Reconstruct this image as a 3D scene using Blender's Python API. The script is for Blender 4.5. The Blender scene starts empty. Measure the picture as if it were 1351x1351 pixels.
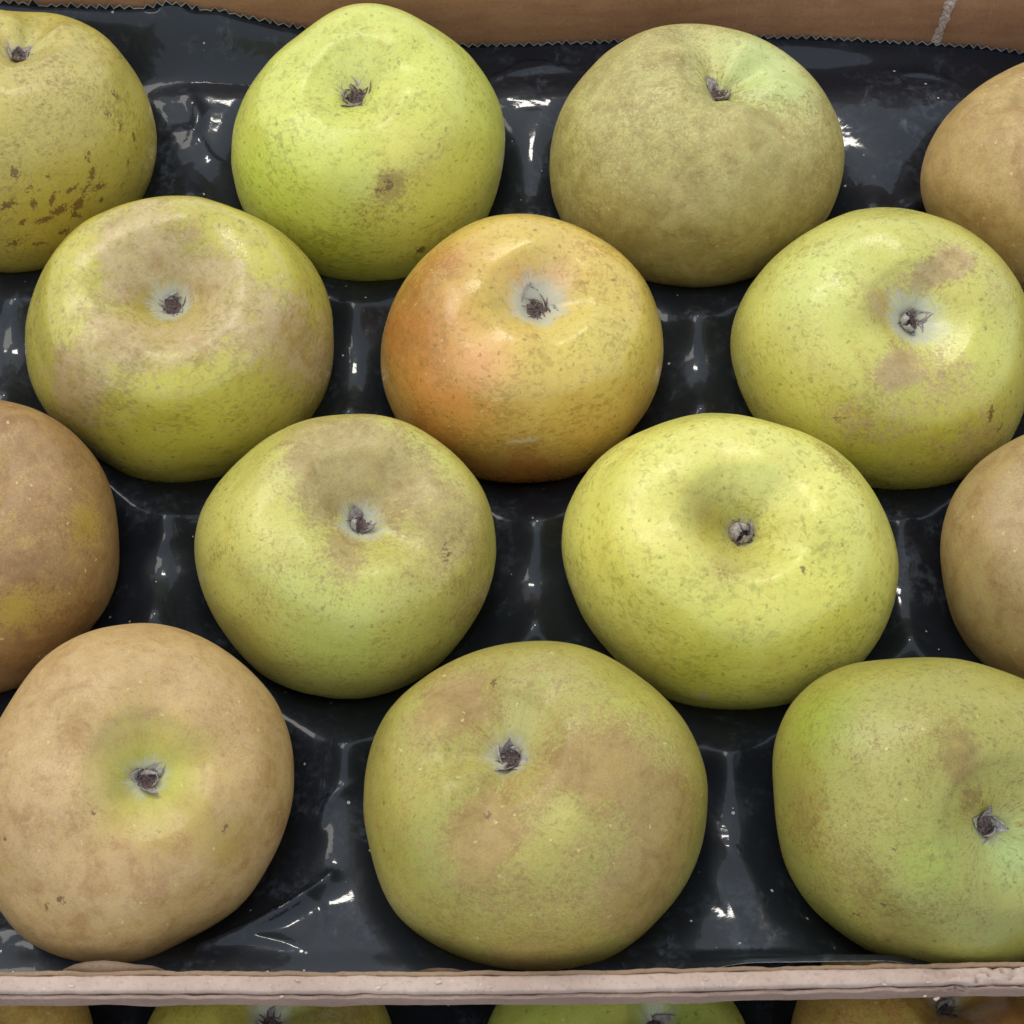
import bpy, math, random
import numpy as np
from mathutils import Vector, Matrix

random.seed(7)
rng = np.random.default_rng(11)
S = bpy.context.scene
C = S.collection

# ------------------------------------------------------------------ camera
PX = 1351.0                      # the photograph's side, for reading sizes off it
TILT = math.radians(31.0)        # camera leans this far from straight down
DIST = 0.741                     # metres from the lens to the middle of the tray
FOC = 3587.0                     # focal length in photograph pixels
cs, sn = math.cos(TILT), math.sin(TILT)
CAM = np.array([0.0, -DIST * sn, DIST * cs])
RT = np.array([1.0, 0, 0]); UP = np.array([0, cs, sn]); FW = np.array([0, sn, -cs])
cd = bpy.data.cameras.new('camera'); cam = bpy.data.objects.new('camera', cd); C.objects.link(cam)
cam.location = CAM; cam.rotation_euler = (TILT, 0, 0)
cd.sensor_width = 36.0; cd.lens = FOC / PX * 36.0
cd.clip_start = 0.02; cd.clip_end = 50
S.camera = cam

# ------------------------------------------------------------------ light
W = bpy.data.worlds.new('World'); S.world = W; W.use_nodes = True
bg = W.node_tree.nodes['Background']
bg.inputs['Color'].default_value = (0.82, 0.93, 1.06, 1)
bg.inputs['Strength'].default_value = 1.18
def area(name, loc, target, sx, sy, power, col):
    l = bpy.data.lights.new(name, 'AREA'); l.shape = 'RECTANGLE'; l.size = sx; l.size_y = sy
    l.energy = power; l.color = col
    o = bpy.data.objects.new(name, l); C.objects.link(o); o.location = loc
    o.rotation_euler = (Vector(target) - Vector(loc)).to_track_quat('-Z', 'Y').to_euler()
    return o
area('ceiling_lamp', (-0.12, 1.0, 1.45), (0, 0, 0), 0.30, 0.12, 6.2, (1.0, 0.95, 0.86))
area('ceiling_lamp', (-0.70, 0.45, 1.15), (0, 0.05, 0), 0.6, 0.6, 6.3, (1.0, 0.94, 0.84))
S.view_settings.view_transform = 'Standard'; S.view_settings.look = 'None'
S.view_settings.exposure = 0.0; S.view_settings.gamma = 1.0
S.view_settings.use_curve_mapping = False

# ------------------------------------------------------------------ small helpers
def lin(c):
    c = np.asarray(c, float) / 255.0
    return np.where(c <= 0.04045, c / 12.92, ((c + 0.055) / 1.055) ** 2.4)
def fruit(c):
    l = lin(c); g = l @ np.array([.2126, .7152, .0722])
    return (l * .96 + g * .04) * np.array([1.05, .97, .94])
def on_plane(px, py, z=0.0):
    """The point of the level z that the photograph shows at pixel (px, py)."""
    d = FW * FOC + RT * (px - PX / 2) + UP * (PX / 2 - py)
    t = (z - CAM[2]) / d[2]
    return CAM + d * t
def on_wall(px, py, y):
    d = FW * FOC + RT * (px - PX / 2) + UP * (PX / 2 - py)
    t = (y - CAM[1]) / d[1]
    return CAM + d * t
def to_pix(P):
    r = P - CAM
    w = r @ FW
    return PX / 2 + FOC * (r @ RT) / w, PX / 2 - FOC * (r @ UP) / w, w
def sstep(a, b, x):
    t = np.clip((x - a) / (b - a), 0, 1); return t * t * (3 - 2 * t)
class Noise:
    """smooth periodic value noise in numpy"""
    def __init__(s, seed): s.g = np.random.default_rng(seed).random((32, 32, 32))
    def __call__(s, P):
        i = np.floor(P).astype(int); f = P - i; f = f * f * (3 - 2 * f); i &= 31; j = (i + 1) & 31
        g = s.g; x, y, z = f[..., 0], f[..., 1], f[..., 2]
        def L(a, b, t): return a + (b - a) * t
        c0 = L(L(g[i[..., 0], i[..., 1], i[..., 2]], g[j[..., 0], i[..., 1], i[..., 2]], x),
               L(g[i[..., 0], j[..., 1], i[..., 2]], g[j[..., 0], j[..., 1], i[..., 2]], x), y)
        c1 = L(L(g[i[..., 0], i[..., 1], j[..., 2]], g[j[..., 0], i[..., 1], j[..., 2]], x),
               L(g[i[..., 0], j[..., 1], j[..., 2]], g[j[..., 0], j[..., 1], j[..., 2]], x), y)
        return L(c0, c1, z) * 2 - 1
NZ = Noise(5)
def fbm(P, o=3):
    v = 0; a = 1.0; s = 0
    for k in range(o):
        v = v + a * NZ(P * 2 ** k + 3.7 * k); s += a; a *= .5
    return v / s
def mesh_obj(name, V, F, mats, parent=None, smooth=True, fm=None):
    me = bpy.data.meshes.new(name)
    me.from_pydata([tuple(map(float, v)) for v in V], [], [tuple(map(int, f)) for f in F])
    for m in (mats if isinstance(mats, (list, tuple)) else [mats]): me.materials.append(m)
    if smooth: me.polygons.foreach_set('use_smooth', [True] * len(me.polygons))
    if fm is not None: me.polygons.foreach_set('material_index', fm)
    me.update()
    o = bpy.data.objects.new(name, me); C.objects.link(o)
    if parent is not None: o.parent = parent
    return o
def grid_faces(nr, nc, wrap=False):
    r = np.arange(nr - 1)[:, None]; c = np.arange(nc if wrap else nc - 1)[None, :]
    c2 = (c + 1) % nc
    return np.stack([r * nc + c, r * nc + c2, (r + 1) * nc + c2, (r + 1) * nc + c], -1).reshape(-1, 4)
def tag(o, label=None, cat=None, group=None, kind=None):
    if label: o['label'] = label
    if cat: o['category'] = cat
    if group: o['group'] = group
    if kind: o['kind'] = kind
    return o
def empty(name, loc, parent=None):
    o = bpy.data.objects.new(name, None); C.objects.link(o); o.location = loc
    o.empty_display_size = .02
    if parent is not None: o.parent = parent
    return o

# ------------------------------------------------------------------ node helpers
class Mat:
    def __init__(s, name):
        s.m = bpy.data.materials.new(name); s.m.use_nodes = True
        s.t = s.m.node_tree; s.n = s.t.nodes; s.b = s.n['Principled BSDF']
    def node(s, typ, **kw):
        n = s.n.new(typ)
        for k, v in kw.items(): setattr(n, k, v)
        return n
    def put(s, sock, v):
        if isinstance(v, bpy.types.NodeSocket): s.t.links.new(v, sock)
        elif isinstance(v, (tuple, list, np.ndarray)):
            v = [float(x) for x in v]
            sock.default_value = v + [1.0] if len(v) == 3 and sock.type == 'RGBA' else v
        else: sock.default_value = v
    def math(s, op, a, b=0.0, clamp=False):
        n = s.node('ShaderNodeMath', operation=op, use_clamp=clamp)
        s.put(n.inputs[0], a); s.put(n.inputs[1], b); return n.outputs[0]
    def step(s, x, a, b):
        n = s.node('ShaderNodeMapRange', interpolation_type='SMOOTHSTEP')
        s.put(n.inputs['Value'], x); s.put(n.inputs['From Min'], a); s.put(n.inputs['From Max'], b); return n.outputs[0]
    def mix(s, f, a, b, mode='MIX'):
        n = s.node('ShaderNodeMix', data_type='RGBA', blend_type=mode)
        s.put(n.inputs[0], f); s.put(n.inputs[6], a); s.put(n.inputs[7], b); return n.outputs[2]
    def coord(s, scale=(1, 1, 1), off=(0, 0, 0), kind='Object'):
        t = s.node('ShaderNodeTexCoord'); mp = s.node('ShaderNodeMapping')
        s.t.links.new(t.outputs[kind], mp.inputs['Vector'])
        mp.inputs['Scale'].default_value = scale; mp.inputs['Location'].default_value = off
        return mp.outputs[0]
    def noise(s, co, scale, detail=4, rough=.6, dist=0.0):
        n = s.node('ShaderNodeTexNoise'); s.put(n.inputs['Vector'], co)
        n.inputs['Scale'].default_value = scale; n.inputs['Detail'].default_value = detail
        n.inputs['Roughness'].default_value = rough; n.inputs['Distortion'].default_value = dist
        return n.outputs['Fac'], n.outputs['Color']
    def voro(s, co, scale, rnd=1.0, feature='F1'):
        n = s.node('ShaderNodeTexVoronoi', feature=feature); s.put(n.inputs['Vector'], co)
        n.inputs['Scale'].default_value = scale; n.inputs['Randomness'].default_value = rnd
        return n.outputs
    def attr(s, name):
        n = s.node('ShaderNodeAttribute', attribute_name=name); return n.outputs
    def bump(s, h, strength, dist, nrm=None):
        n = s.node('ShaderNodeBump'); s.put(n.inputs['Height'], h)
        n.inputs['Strength'].default_value = strength; n.inputs['Distance'].default_value = dist
        if nrm is not None: s.put(n.inputs['Normal'], nrm)
        return n.outputs[0]
    def out(s, **kw):
        for k, v in kw.items(): s.put(s.b.inputs[k.replace('_', ' ')], v)
        return s.m

# ------------------------------------------------------------------ materials
def cardboard(name, c, c2, rough_scale=1.0):
    M = Mat(name)
    co = M.coord()
    f1, _ = M.noise(M.coord((60, 60, 260)), 1.0, 4, .6)
    f2, _ = M.noise(co, 35, 5, .6)
    f3, _ = M.noise(co, 900, 3, .6)
    f4, _ = M.noise(M.coord((700, 700, 90)), 1.0, 3, .6)
    k = M.math('ADD', M.math('MULTIPLY', f1, .45), M.math('MULTIPLY', f2, .55))
    col = M.mix(M.step(k, .30, .70), lin(c), lin(c2))
    col = M.mix(M.math('MULTIPLY', M.step(f3, .5, .75), .35), col, lin(np.array(c) * .72))
    col = M.mix(M.math('MULTIPLY', M.step(f4, .6, .75), .25), col, lin(np.clip(np.array(c2) * 1.25, 0, 255)))
    h = M.math('ADD', M.math('MULTIPLY', f1, .25), M.math('MULTIPLY', f3, .6))
    return M.out(Base_Color=col, Roughness=.85, Specular_IOR_Level=.25, Normal=M.bump(h, .35 * rough_scale, .0006))
m_card_in = cardboard('brown_cardboard', (150, 108, 78), (174, 130, 95))
m_card_edge = cardboard('pale_cardboard_edge', (170, 144, 128), (192, 168, 152), .9)
m_card_shade = cardboard('mauve_shade_cardboard', (142, 116, 102), (162, 134, 118), .9)  # darker tone: shade of the upright front face put into the colour
m_card_liner = cardboard('tan_cardboard_liner', (132, 106, 84), (158, 130, 104), 1.4)
m_fibre = cardboard('torn_paper_fibre', (172, 150, 138), (200, 182, 170), 2.0)

def plastic():
    M = Mat('black_glossy_plastic')
    co = M.coord()
    d1, _ = M.noise(co, 60, 6, .62, .6)
    d2, _ = M.noise(co, 420, 4, .6)
    d3, _ = M.noise(M.coord((300, 120, 200), (3, 1, 2)), 1.0, 5, .7, 1.2)
    smear = M.math('MULTIPLY', M.step(d1, .47, .72), M.step(d2, .38, .7))
    scr = M.math('MULTIPLY', M.step(d3, .58, .7), M.step(d1, .45, .6))
    v = M.voro(co, 330); vc = M.node('ShaderNodeSeparateColor'); M.put(vc.inputs[0], v['Color'])
    speck = M.math('MULTIPLY', M.math('LESS_THAN', v['Distance'], M.math('MULTIPLY', vc.outputs[1], .16)), M.math('GREATER_THAN', vc.outputs[0], .86))
    dust = M.math('ADD', M.math('MULTIPLY', smear, .20), M.math('MULTIPLY', scr, .16), True)
    col = M.mix(dust, lin((23, 27, 34)), lin((128, 135, 146)))
    col = M.mix(M.math('MULTIPLY', speck, .75), col, lin((190, 188, 180)))
    rg = M.math('ADD', .46, M.math('MULTIPLY', dust, 1.0), True)
    rg = M.math('ADD', rg, M.math('MULTIPLY', speck, .4), True)
    w1, _ = M.noise(co, 55, 3, .5, .4)
    w3, _ = M.noise(co, 170, 3, .55, 1.0)
    n1 = M.bump(w3, .035, .0015, M.bump(w1, .14, .004))
    n2 = M.bump(d2, .06, .0006, n1)
    return M.out(Base_Color=col, Roughness=rg, Specular_IOR_Level=.16, Normal=n2, Coat_Weight=.5, Coat_Roughness=.075, Coat_Normal=n1)
m_plastic = plastic()
def simple(name, c, rough, spec=.4, c2=None, scale=300):
    M = Mat(name)
    f, _ = M.noise(M.coord(), scale, 4, .6)
    col = M.mix(M.step(f, .3, .7), lin(c), lin(c2 if c2 else np.array(c) * .8))
    return M.out(Base_Color=col, Roughness=rough, Specular_IOR_Level=spec, Normal=M.bump(f, .2, .0004))
m_cut = simple('cut_edge_glint', (205, 205, 208), .35, .6)  # pale colour stands in for light caught along the cut teeth
m_sepal = simple('dried_sepal', (128, 112, 104), .85, .2, (172, 162, 154), 900)
m_sepal_pale = simple('pale_downy_sepal', (186, 180, 172), .85, .2, (136, 124, 118), 900)
m_core = simple('dried_calyx_core', (128, 108, 102), .9, .2, (82, 66, 62), 1200)
m_ground = simple('dark_shelf', (70, 62, 56), .8, .3, (54, 48, 44), 40)

def skin(name, seed, rus, speck, fleck=.5, pale=.3, rough=.42, speck_sz=1.0, pinkr=None):
    """apple skin: green ground, russet net, lenticels, calyx down, scars"""
    M = Mat(name)
    off = tuple(np.random.default_rng(seed).random(3) * 9)
    co = M.coord((24, 24, 24), off)           # about one unit per apple radius
    n1, c1 = M.noise(co, 2.2, 5, .6)
    n2, _ = M.noise(co, 7.5, 7, .68, .3)
    n3, _ = M.noise(co, 38, 4, .65)
    n4, _ = M.noise(co, 120, 3, .6)
    tint = M.attr('tint')['Color']; ru = M.attr('russet')['Fac']; do = M.attr('down')['Fac']
    sc = M.attr('scar')['Fac']; fl = M.attr('fleck')['Fac']
    # ground colour with a cloudy drift
    col = M.mix(M.math('MULTIPLY', M.step(n1, .35, .7), .28), tint, M.mix(1.0, tint, (.80, .88, .62, 1), 'MULTIPLY'))
    col = M.mix(M.math('MULTIPLY', M.step(n2, .45, .75), .24), col, M.mix(1.0, tint, (1.15, 1.10, 1.2, 1), 'MULTIPLY'))
    # russet
    a = M.math('ADD', ru, M.math('MULTIPLY', M.math('SUBTRACT', n2, .5), .85))
    g1, _ = M.noise(co, 70, 5, .75)
    g2, _ = M.noise(co, 12, 6, .7, .5)
    g3, _ = M.noise(co, 5.0, 5, .65, .6)
    a = M.math('ADD', a, M.math('MULTIPLY', M.math('SUBTRACT', n3, .5), 1.3))
    a = M.math('ADD', a, M.math('MULTIPLY', M.math('SUBTRACT', g1, .5), 1.1))
    po = M.attr('polar')
    st, _ = M.noise(po['Vector'], 5.0, 5, .6)
    sw = M.attr('near')['Fac']
    a = M.math('ADD', a, M.math('MULTIPLY', M.math('MULTIPLY', M.math('SUBTRACT', st, .5), sw), 3.0))
    rm = M.step(a, .20, .72)
    rc = M.mix(M.step(n2, .3, .7), lin(rus) * 1.10, lin(pinkr if pinkr else np.array(rus) * np.array([.86, .84, .74])) * 1.10)
    rc = M.mix(M.math('MULTIPLY', M.step(n4, .45, .75), .22), rc, lin(np.clip(np.array(rus) * 1.16, 0, 255)))
    # the russet itself is clouded: darker brown drifts and gold flecks
    rc = M.mix(M.math('MULTIPLY', M.step(g3, .47, .66), .50), rc, M.mix(1.0, rc, (.74, .62, .50, 1), 'MULTIPLY'))
    rc = M.mix(M.math('MULTIPLY', M.step(M.math('ADD', M.math('MULTIPLY', g2, .6), M.math('MULTIPLY', g3, .4)), .48, .33), .50), rc, M.mix(.55, rc, lin((186, 152, 52))))
    rc = M.mix(M.math('MULTIPLY', M.step(g1, .54, .66), .35), rc, M.mix(1.0, rc, (.58, .50, .42, 1), 'MULTIPLY'))
    col = M.mix(M.math('MULTIPLY', rm, .86), col, rc)
    # broken flecks of russet on the green
    coz = M.coord((24, 24, 40), off)
    k1, _ = M.noise(coz, 22, 4, .55, .8)
    k2, _ = M.noise(co, 3.2, 4, .6)
    kk = M.math('ADD', k1, M.math('MULTIPLY', M.math('SUBTRACT', k2, .5), .55))
    kk = M.math('ADD', kk, M.math('MULTIPLY', M.math('SUBTRACT', fl, .5), .30))
    fm = M.math('MULTIPLY', M.step(kk, .52, .76), .46)
    col = M.mix(fm, col, lin(speck))
    # dark lenticels
    cw = M.node('ShaderNodeVectorMath', operation='ADD'); M.put(cw.inputs[0], co)
    _, wob = M.noise(co, 60, 2, .5)
    ws = M.node('ShaderNodeVectorMath', operation='SCALE'); M.put(ws.inputs[0], wob); ws.inputs['Scale'].default_value = .05
    M.put(cw.inputs[1], ws.outputs[0])
    v = M.voro(cw.outputs[0], 17 / speck_sz); sp = M.node('ShaderNodeSeparateColor'); M.put(sp.inputs[0], v['Color'])
    rad = M.math('MULTIPLY', M.math('ADD', .05, M.math('MULTIPLY', sp.outputs[1], .17)), 1.0)
    dot = M.step(M.math('SUBTRACT', v['Distance'], rad), .10, -.06)
    on = M.math('LESS_THAN', sp.outputs[0], M.math('MULTIPLY', fl, .95))
    dm = M.math('MULTIPLY', M.math('MULTIPLY', dot, on), M.math('SUBTRACT', .55, M.math('MULTIPLY', rm, .40)))
    col = M.mix(dm, col, lin(np.array(speck) * .86))
    # pale lenticels
    v2 = M.voro(cw.outputs[0], 9.0); s2 = M.node('ShaderNodeSeparateColor'); M.put(s2.inputs[0], v2['Color'])
    d2 = M.step(v2['Distance'], .115, .05)
    pm = M.math('MULTIPLY', M.math('MULTIPLY', d2, M.math('LESS_THAN', s2.outputs[0], pale * 2.2)), .75)
    col = M.mix(pm, col, lin((214, 190, 128)))
    col = M.mix(M.math('MULTIPLY', M.step(g1, .42, .70), .30), col, M.mix(1.0, col, (.70, .66, .56, 1), 'MULTIPLY'))
    col = M.mix(M.math('MULTIPLY', M.step(g1, .55, .30), .22), col, M.mix(1.0, col, (1.25, 1.22, 1.3, 1), 'MULTIPLY'))
    col = M.mix(M.math('MULTIPLY', M.step(g2, .48, .70), .42), col, M.mix(1.0, col, (.80, .70, .58, 1), 'MULTIPLY'))
    col = M.mix(M.math('MULTIPLY', M.step(g3, .50, .68), .38), col, M.mix(1.0, col, (.86, .76, .66, 1), 'MULTIPLY'))
    col = M.mix(M.math('MULTIPLY', M.step(g3, .48, .30), .25), col, M.mix(1.0, col, (1.10, 1.10, 1.0, 1), 'MULTIPLY'))
    # fine streaks that run out of the basin
    col = M.mix(M.math('MULTIPLY', M.math('MULTIPLY', M.step(st, .50, .70), sw), .55), col, M.mix(1.0, col, (.62, .56, .46, 1), 'MULTIPLY'))
    col = M.mix(M.math('MULTIPLY', M.math('MULTIPLY', M.step(st, .48, .32), sw), .35), col, M.mix(1.0, col, (1.2, 1.18, 1.15, 1), 'MULTIPLY'))
    ch = M.attr('chalk')['Fac']
    col = M.mix(M.math('MULTIPLY', M.step(M.math('ADD', ch, M.math('MULTIPLY', M.math('SUBTRACT', n3, .5), 2.2)), .25, .8), M.math('MULTIPLY', M.step(ch, .02, .4), .75)), col, lin((204, 180, 140)))
    # scars and calyx down
    sa = M.math('ADD', sc, M.math('ADD', M.math('MULTIPLY', M.math('SUBTRACT', n3, .5), 2.0), M.math('MULTIPLY', M.math('SUBTRACT', g1, .5), 1.5)))
    sm = M.math('MULTIPLY', M.step(sa, .36, .62), M.step(sc, .02, .18))
    col = M.mix(M.math('MULTIPLY', sm, .82), col, lin((100, 70, 40)))
    da = M.math('ADD', do, M.math('MULTIPLY', M.math('MULTIPLY', M.math('SUBTRACT', st, .5), 1.6), M.step(do, 0, .4)))
    col = M.mix(M.math('MULTIPLY', M.step(da, .08, .75), .76), col, lin((186, 185, 168)))
    rg = M.math('ADD', rough - .10, M.math('ADD', M.math('MULTIPLY', rm, .14), M.math('MULTIPLY', M.math('SUBTRACT', n3, .5), .22)))
    hgt = M.math('ADD', M.math('MULTIPLY', n3, .6), M.math('ADD', M.math('MULTIPLY', n4, .25), M.math('MULTIPLY', M.math('ADD', pm, M.math('MULTIPLY', sm, .8)), .6)))
    b1 = M.bump(n2, .10, .0022)
    return M.out(Base_Color=col, Roughness=rg, Specular_IOR_Level=.5, Normal=M.bump(hgt, .16, .0006, b1))

# ------------------------------------------------------------------ apples
NSEG, NRING = 224, 168
def profile(basin_w, basin_d, high):
    pts = [(0, high - basin_d - .045), (.045, high - basin_d - .035), (.095, high - basin_d + .004), (.40 * basin_w, high - basin_d * .62), (.72 * basin_w, high - basin_d * .18), (basin_w, high),
           (basin_w + (1 - basin_w) * .48, high - .10), (.90, high * .56), (.985, .22), (1.0, -.02), (.955, -.32), (.82, -.56), (.60, -.72), (.36, -.76), (.16, -.66), (0, -.55)]
    P = np.array(pts); t = np.linspace(0, 1, len(P))
    # Catmull-Rom through the points
    Q = np.vstack([P[0] * [-1, 1] + [0, 0], P, P[-1]]); Q[0] = [-P[1][0], P[1][1]]; Q[-1] = [-P[-2][0], P[-2][1]]
    out = []
    for i in range(len(P) - 1):
        p0, p1, p2, p3 = Q[i:i + 4]
        for u in np.linspace(0, 1, 40, endpoint=False):
            out.append(.5 * ((2 * p1) + (-p0 + p2) * u + (2 * p0 - 5 * p1 + 4 * p2 - p3) * u ** 2 + (-p0 + 3 * p1 - 3 * p2 + p3) * u ** 3))
    out.append(P[-1]); out = np.array(out)
    s = np.r_[0, np.cumsum(np.hypot(*np.diff(out, axis=0).T))]
    # more rings on the calyx half
    q = np.linspace(0, 1, NRING); q = s[-1] * (q * .75 + .25 * q ** 2)
    return np.interp(q, s, out[:, 0]), np.interp(q, s, out[:, 1])

def apple(spec, zc, parent_label_group):
    poly = np.array(spec['poly'], float)
    if 'c' in spec: cx, cy = spec['c']
    else: cx, cy = (poly[:, 0].min() + poly[:, 0].max()) / 2, (poly[:, 1].min() + poly[:, 1].max()) / 2
    ctr = on_plane(cx, cy, zc)
    ray = ctr - CAM; dep = float(ray @ FW); ray /= np.linalg.norm(ray)
    # frame of the outline: across, up the slope, and out along the outline's own axis
    ex = np.cross(ray, [0, 0, 1]); ex /= np.linalg.norm(ex); ey = np.cross(ex, ray); ez = -ray
    # outline radii in metres
    du = (poly[:, 0] - cx) * dep / FOC; dv = -(poly[:, 1] - cy) * dep / FOC
    an = np.arctan2(dv, du); ra = np.hypot(du, dv); o = np.argsort(an)
    NA = 360; A = np.linspace(-np.pi, np.pi, NA, endpoint=False)
    tgt = np.interp(A, np.r_[an[o] - 2 * np.pi, an[o], an[o] + 2 * np.pi], np.tile(ra[o], 3))
    F = np.fft.rfft(tgt); kf = np.arange(len(F)); F *= np.exp(-(kf / 13.0) ** 4); tgt = np.fft.irfft(F, NA)
    R = float(tgt.mean()); sd = spec['seed']; rs = np.random.default_rng(sd)
    high = spec.get('high', .78); bw = spec.get('bw', .46); bd = spec.get('bd', .20)
    rho, zz = profile(bw, bd, high)
    ph = np.linspace(0, 2 * np.pi, NSEG, endpoint=False)
    lob = spec.get('lob', .02); p5 = rs.random() * 6.28; am = 1 + .6 * np.sin(ph + rs.random() * 6.28)
    rr = rho[:, None] * np.ones(NSEG)
    Zl = zz[:, None] * np.ones(NSEG)
    crown = np.exp(-((rho - bw) / .30) ** 2) * (zz > .1)
    Zl = Zl + crown[:, None] * lob * (am * np.cos(5 * ph + p5) + .8 * np.cos(2 * ph + rs.random() * 6.28) + .5 * np.cos(3 * ph + rs.random() * 6.28))[None]
    for (pa, dpt, wd) in spec.get('fold', []):     # creases that run out of the basin: angle, depth, width
        dphi = (ph - pa + np.pi) % (2 * np.pi) - np.pi
        Zl = Zl - dpt * np.exp(-(dphi / wd) ** 2)[None] * (np.exp(-((rho - bw * .95) / .28) ** 2) * (zz > .1))[:, None]
    rr = rr * (1 + .012 * np.cos(5 * ph + p5 + .4) * sstep(-.3, .6, zz)[:, None])
    L = np.stack([rr * np.cos(ph), rr * np.sin(ph), Zl], -1).reshape(-1, 3) * R
    nd = L / R
    L = L * (1 + .028 * fbm(nd * 1.3 + sd * 3.1, 2) + .006 * fbm(nd * 4 + sd, 2))[:, None]
    calpx = spec['cal']
    hc = (high - bd - .045) * R
    tx = (calpx[0] - cx) * dep / FOC; ty = -(calpx[1] - cy) * dep / FOC
    axx, axy = tx / hc, ty / hc
    for it in range(9):
        n2 = math.hypot(axx, axy)
        if n2 > .85: axx, axy = axx * .85 / n2, axy * .85 / n2
        ax = axx * ex + axy * ey + math.sqrt(max(0, 1 - axx ** 2 - axy ** 2)) * ez
        b1 = np.cross([0, 1, 0], ax); b1 /= np.linalg.norm(b1); b2 = np.cross(ax, b1)
        G = L @ np.stack([b1, b2, ax])                  # rotate so the apple's axis is ax
        u, v, w = G @ ex, G @ ey, G @ ez
        for k in range(4):
            an2 = np.arctan2(v, u); rad = np.hypot(u, v)
            bi = np.floor((an2 + np.pi) / (2 * np.pi) * 120).astype(int) % 120
            cur = np.zeros(120); np.maximum.at(cur, bi, rad)
            cur = np.interp(A, -np.pi + (np.arange(120) + .5) * 2 * np.pi / 120, cur, period=2 * np.pi)
            kk = tgt / np.maximum(cur, 1e-4); Fk = np.fft.rfft(kk); Fk *= np.exp(-(np.arange(len(Fk)) / 12.0) ** 4); kk = np.fft.irfft(Fk, NA)
            sc = np.interp(an2, A, kk, period=2 * np.pi)
            mean = kk.mean(); wgt = sstep(.05, .75, rad / R)   # the middle only takes the mean change
            sc = mean + (sc - mean) * wgt
            u, v = u * sc, v * sc
        m = slice(0, NSEG)
        q0 = ctr + u[m].mean() * ex + v[m].mean() * ey + w[m].mean() * ez + ax * .002
        qx, qy, _ = to_pix(q0)
        eu, ev = (calpx[0] - qx) * dep / FOC, -(calpx[1] - qy) * dep / FOC
        axx += eu / hc * .9; axy += ev / hc * .9
    V = u[:, None] * ex + v[:, None] * ey + w[:, None] * ez
    Wd = V + ctr
    # vertex normals for facing
    Vg = V.reshape(NRING, NSEG, 3)
    dr = np.gradient(Vg, axis=0); dp = np.roll(Vg, -1, 1) - np.roll(Vg, 1, 1)
    N = np.cross(dr, dp).reshape(-1, 3); N /= np.maximum(np.linalg.norm(N, axis=1, keepdims=True), 1e-12)
    if (N * V).sum() < 0: N = -N
    front = (N @ -ray) > .12
    X, Y, _ = to_pix(Wd)
    idx_f = np.where(front)[0]
    def spot(px, py):
        return V[idx_f[np.argmin((X[idx_f] - px) ** 2 + (Y[idx_f] - py) ** 2)]]
    def blob(px, py, r, ang=0, st=1.0, pw=2):
        d = V - spot(px, py); s = r * dep / FOC
        a = d @ ex; b = d @ ey; c = d @ ez; an = math.radians(ang)
        p = a * math.cos(an) + b * math.sin(an); q = -a * math.sin(an) + b * math.cos(an)
        dd = np.sqrt((p / (s * st)) ** 2 + (q / s) ** 2 + (c / (s * max(1, st) * 1.3)) ** 2)
        wob = 1 + .22 * fbm(V * 160 + sd, 2)
        return np.exp(-np.power(dd * wob, pw))
    nv = len(V)
    tint = np.tile(fruit(spec['tint']), (nv, 1))
    tint = tint * (1 + .07 * fbm(V * 45 + sd * 2, 3))[:, None]
    for bl in spec.get('t', []):
        px, py, r, colr = bl[:4]; st = bl[4] if len(bl) > 4 else 1.0; g = blob(px, py, r, *(bl[5:7] if len(bl) > 6 else ()))[:, None] * st
        tint = tint * (1 - g) + fruit(colr) * g
    rus = np.full(nv, spec.get('r0', .1)) + .16 * fbm(V * 55 + sd * 5, 3)
    for bl in spec.get('r', []):
        px, py, r, st = bl[:4]; rus = rus + 1.25 * st * blob(px, py, r, *bl[4:6], pw=2.6)
    fle = np.full(nv, spec.get('f0', .5)) + .22 * fbm(V * 40 + sd * 7, 2)
    for bl in spec.get('f', []): fle = fle + bl[3] * blob(bl[0], bl[1], bl[2])
    sca = np.zeros(nv)
    for bl in spec.get('k', []):
        sca = np.maximum(sca, blob(bl[0], bl[1], bl[2], *bl[3:5]) * (bl[5] if len(bl) > 5 else 1.0))
    chk = np.zeros(nv)
    for bl in spec.get('p', []): chk = np.maximum(chk, blob(*bl[:5]))
    cal = V[:NSEG].mean(0)
    dc = np.linalg.norm(V - cal, axis=1)
    dn = spec.get('down', .0062)
    dang = np.tile(ph, NRING)
    down = np.exp(-(dc / dn / (1.1 + .30 * fbm(np.stack([np.cos(dang) * 3 + sd, np.sin(dang) * 3, 0 * dang], -1), 3))) ** 2.2) * spec.get('downs', .8)
    near = np.exp(-(dc / .012) ** 1.5)
    polar = np.stack([np.cos(dang) * 3 + sd, np.sin(dang) * 3 + sd, dc * 40], -1)
    Fq = grid_faces(NRING, NSEG, True)
    mat = skin('apple_skin', sd, spec['rus'], spec['speck'], pale=spec.get('pale', .25), rough=spec.get('rough', .42),
               speck_sz=spec.get('ss', 1.0), pinkr=spec.get('rus2'))
    o = mesh_obj('apple', V, Fq[:, ::-1] if ((np.cross(V[Fq[9000, 1]] - V[Fq[9000, 0]], V[Fq[9000, 3]] - V[Fq[9000, 0]]) @ N[Fq[9000, 0]]) < 0) else Fq, mat)
    o.location = ctr
    me = o.data
    a = me.attributes.new('tint', 'FLOAT_COLOR', 'POINT'); a.data.foreach_set('color', np.c_[np.clip(tint, 0, 1), np.ones(nv)].astype(np.float32).ravel())
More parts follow.
